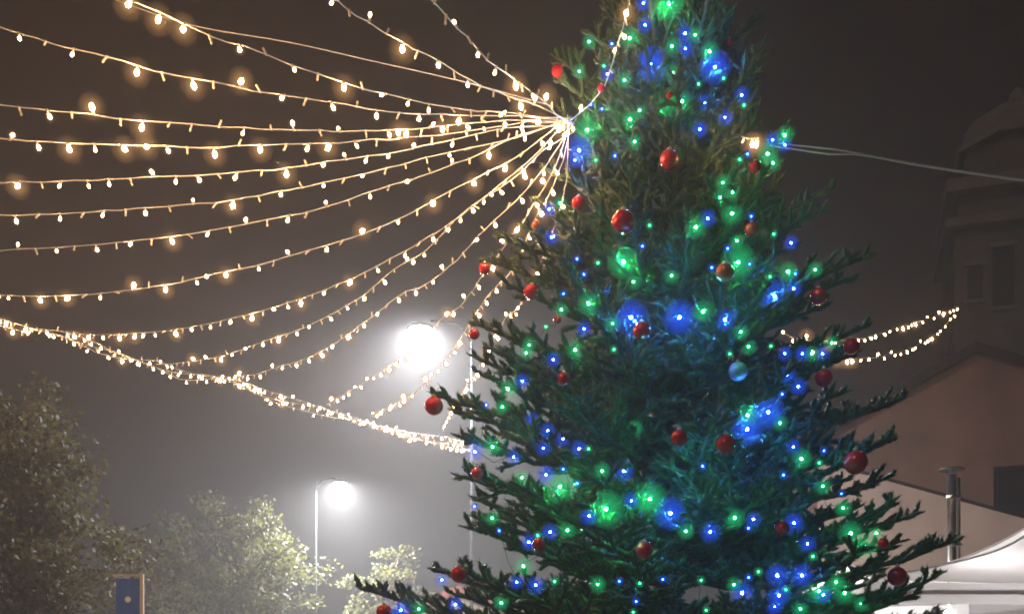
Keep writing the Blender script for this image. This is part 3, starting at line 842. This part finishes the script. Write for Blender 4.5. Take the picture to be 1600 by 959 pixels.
def light_string(label, path, spacing=0.175, lit=0.62, group='warm light strings meeting at the tree', show=lambda p: True, pb=(0.36,0.35,0.29), r=0.0036, name='light_string', mats=None, alternate=True):
    rt = path[0].copy()
    t = thing(name, label, 'light string', rt, 0, group)
    pts = smooth_path(path, 0.12); rt0 = path[-1]
    pts = [p+Vector(rng.normal(0,0.003,3)) for p in pts]
    q = MB(); q.tube([p-rt for p in pts], r, 5); q.build('cable', M['cable_white'], t, True)
    acc = rng.uniform(0.03, spacing); k = int(rng.integers(0,2))
    for i in range(len(pts)-1):
        a, bb = pts[i], pts[i+1]; L = (bb-a).length
        while acc < L:
            p = a+(bb-a)*(acc/L); acc += spacing*rng.uniform(0.85,1.15); k += 1
            px, py = CX+p.x/max(p.y,.1)*F, HZ-(p.z-EYE)/max(p.y,.1)*F
            if p.y < 1.5 or not (-330 < px < 1740 and -140 < py < 1000): continue
            if group.startswith('warm light strings') and (p-rt0).length < 0.42 and rng.random() < 0.55: continue
            on = (k % 2 == 0) if alternate and rng.random() < 0.85 else (rng.random() < lit)
            me = off_me if not on else bulb_v[int(rng.choice(3, p=pb))]
            o = link('bulb' if on else 'unlit_bulb', me, t, p-rt)
            upx = rng.random() < 0.2
            o.rotation_euler = ((math.pi if upx else 0)+rng.normal(0,0.35), rng.normal(0,0.4), rng.uniform(0,6))
        acc -= L
    return t

HUB = at(893, 188, 8.45)
hubp = np.array([HUB.x, HUB.y])
def trace(px, end, zend=None):
    """photo trace (from the far end to the hub) read in the upright plane through the hub and the string's other end"""
    e = np.array(end); dv = e-hubp
    out = []
    for (x, y) in px:
        r = (x-CX)/F
        # hub.x + t*dv.x = r*(hub.y + t*dv.y)
        t = (r*hubp[1]-hubp[0])/(dv[0]-r*dv[1])
        Y = hubp[1]+t*dv[1]
        out.append(at(x, y, Y))
    if zend is not None:
        a = Vector((e[0], e[1], zend)); q0, q1 = out[0], out[1]
        n = max(2, int((a-q0).length/0.8)); sl = (q0.z-q1.z)/max(0.05,(q0.xy-q1.xy).length); Lx = (a.xy-q0.xy).length
        c = (zend-q0.z-sl*Lx)/Lx**2                      # carries the sag on smoothly to the far support
        far = []
        for i in range(1, n+1):
            f = i/n; xy = q0.xy.lerp(a.xy, f); far.append(Vector((xy.x, xy.y, q0.z+sl*Lx*f+c*(Lx*f)**2)))
        out = far[::-1]+out
    return out+[HUB+Vector(rng.normal(0,0.03,3))]
def gl(x, y): # a point of the garland: level line 6 m up
    d = 4.4*F/(HZ-y); p = at(x, y, d); return (p.x, p.y)
ST = [
 ('steepest light string leaving the top edge nearest the tree', [(668,-10),(675,0),(710,38),(731,59),(763,94),(810,128),(847,156)], (-2.6,0.3), 6.0),
 ('second light string from the tree among those leaving the top edge', [(512,-8),(525,0),(556,23),(622,63),(691,100),(738,128),(778,145),(841,166)], (-5.2,0.8), 6.0),
 ('light string leaving the top edge at the upper left corner', [(190,-6),(203,0),(250,19),(332,59),(379,72),(454,100),(516,122),(581,142),(638,155),(694,167),(747,174),(810,178)], (-8.2,2.2), 6.0),
 ('topmost light string leaving the left edge of the picture', [(0,44),(56,61),(103,74),(150,84),(238,110),(316,125),(394,141),(469,153),(538,164),(606,175),(694,179),(810,182)], (-9.7,3.2), 6.0),
 ('light string leaving the left edge, second from the top', [(0,164),(53,170),(138,180),(219,189),(300,195),(407,201),(500,204),(544,205),(641,202),(700,197),(763,191),(825,187)], (-10.4,4.4), 6.0),
 ('light string leaving the left edge, third from the top', [(0,217),(110,224),(219,228),(313,230),(400,228),(500,224),(560,221),(685,211),(763,200),(825,191)], (-10.5,5.4), 6.0),
 ('light string leaving the left edge, fourth from the top', [(0,285),(116,283),(219,278),(313,274),(400,267),(450,263),(513,253),(575,244),(638,233),(732,213),(794,199)], (-10.1,7.0), 6.0),
 ('light string leaving the left edge, fifth from the top', [(0,337),(94,334),(166,330),(282,321),(360,312),(450,297),(544,277),(606,263),(685,242),(763,225),(825,210)], (-9.3,8.4), 6.0),
 ('light string leaving the left edge, sixth from the top', [(0,391),(125,384),(219,375),(313,363),(407,345),(494,328),(591,296),(669,272),(732,247),(810,213)], (-8.4,9.7), 6.0),
 ('lowest light string reaching the left edge above the garland', [(0,461),(62,463),(125,461),(203,453),(282,441),(360,422),(400,416),(478,392),(572,364),(666,320),(700,300),(763,269),(825,233)], (-7.4,10.9), 6.0),
 ('light string rising from the bright left end of the garland', [(103,518),(134,522),(188,522),(266,516),(328,505),(407,486),(463,469),(541,439),(619,400),(682,363),(728,331),(782,288),(841,238)], gl(103,518), None),
 ('light string rising from the garland above the dark leafy tree', [(244,569),(282,567),(344,557),(407,535),(478,510),(556,469),(619,419),(666,391),(697,359),(728,328),(800,280),(850,234)], gl(244,569), None),
 ('light string passing just above the brighter street lamp', [(329,589),(391,586),(438,572),(478,560),(525,535),(578,497),(625,461),(666,444),(713,406),(760,356),(807,312),(850,262)], gl(329,589), None),
 ('light string crossing just under the brighter street lamp', [(510,632),(569,597),(600,578),(635,553),(656,538),(691,497),(719,478),(754,431),(794,375),(816,347),(844,303),(870,255)], gl(510,640), None),
 ('faint light string right of the brighter street lamp', [(580,650),(640,618),(666,596),(678,585),(713,538),(741,494),(772,450),(804,416),(835,344),(857,306),(880,250)], gl(580,662), None),
 ('light string half hidden behind the left spruce tips', [(692,672),(705,640),(720,618),(746,577),(779,519),(791,495),(811,478),(838,425),(865,360),(885,280)], gl(700,690), None),
]
for lab, px, end, ze in ST:
    light_string(lab, trace(px, end, ze))
# upright run above the hub, on the front of the tree
v0 = [at(990,-40,8.2), at(984,0,8.2), at(972,45,8.22), at(964,72,8.25), at(955,105,8.3), at(944,135,8.4), at(920,165,8.6), HUB]
light_string('short upright warm light string on the front of the tree top', v0, 0.10, r=0.005, pb=(0.1,0.5,0.4))

# garland: two twisted strands along the support rope
gp = [(0,499),(47,513),(94,522),(150,541),(178,550),(216,563),(244,570),(282,583),(322,587),(363,594),(420,618),(500,638),(570,658),(640,680),(700,690),(735,694)]
def garland_pts(off, amp, ph):
    out = [Vector((-10.5,5.4,6.0)), Vector((-8.4,9.4,6.0))]
    for i, (x, y) in enumerate(gp):
        d = 4.4*F/(HZ-y)
        if x > 720: d = D1-0.05
        out.append(at(x, y+off+amp*math.sin(i*1.7+ph), d))
    return out
light_string('upper strand of the bright garland all strings hang from', garland_pts(-3,4,0.3), 0.13, group='bright garland strands', pb=(0.5,0.38,0.12))
light_string('lower strand of the bright garland all strings hang from', garland_pts(5,5,2.1), 0.13, group='bright garland strands', pb=(0.5,0.38,0.12))
light_string('thin middle strand of the bright garland all strings hang from', garland_pts(1,3,4.0), 0.16, group='bright garland strands', pb=(0.5,0.38,0.12))

# swags between the tower side and the tree
light_string('upper warm light swag between spruce and gable roof', [at(1225,520,10.5),at(1240,527,11),at(1268,532,12),at(1330,531,14),at(1365,524,15.5),at(1398,513,16.5),at(1430,504,17.8),at(1465,492,19),at(1498,479,20.3)], 0.42, lit=1.0, alternate=False, group='light swags over the gable house', pb=(0.35,0.45,0.2))
light_string('lower warm light swag between spruce and gable roof', [at(1225,540,10.5),at(1275,556,12),at(1330,560,13.5),at(1350,559,14),at(1378,557,15),at(1420,545,16.5),at(1450,530,18),at(1470,515,19),at(1485,499,19.8),at(1498,479,20.3)], 0.42, lit=1.0, alternate=False, group='light swags over the gable house', pb=(0.35,0.45,0.2))

def bare_cable(label, path, r, name='cable', cat='cable'):
    rt = path[0].copy(); q = MB()
    q.tube([p-rt for p in smooth_path(path, 0.15)], r, 6)
    o = q.build(name, M['cable_white'], None, True, rt); tag(o, label, cat); return o
bare_cable('upper white cable running from the tree to the right edge', [at(1190,219,9.3),at(1240,227,9.25),at(1300,233,9.3),at(1345,240,9.6),at(1450,259,10.3),at(1600,281,11.2),at(1720,296,12)], 0.0065, 'guy_cable')
bare_cable('lower white cable twisted along the one beside the tree', [at(1190,226,9.3),at(1240,233,9.27),at(1295,241,9.3),at(1345,242,9.6),at(1450,261,10.32),at(1600,283,11.22),at(1720,299,12.02)], 0.0065, 'guy_cable')
bare_cable('thin bare wire above the light strings at upper left', [at(180,0,7.5),at(300,40,7.6),at(450,66,7.8),at(575,94,8.1),at(725,128,8.4),at(860,165,8.7)], 0.0028, 'thin_wire', 'wire')
wl = [at(1158,213,8.3), at(1173,217,8.2), at(1186,216,8.3)]
light_string('single warm bulb on the right side of the upper tree', wl, 0.1, group='warm lights on the tree', pb=(0,0,1), lit=1)
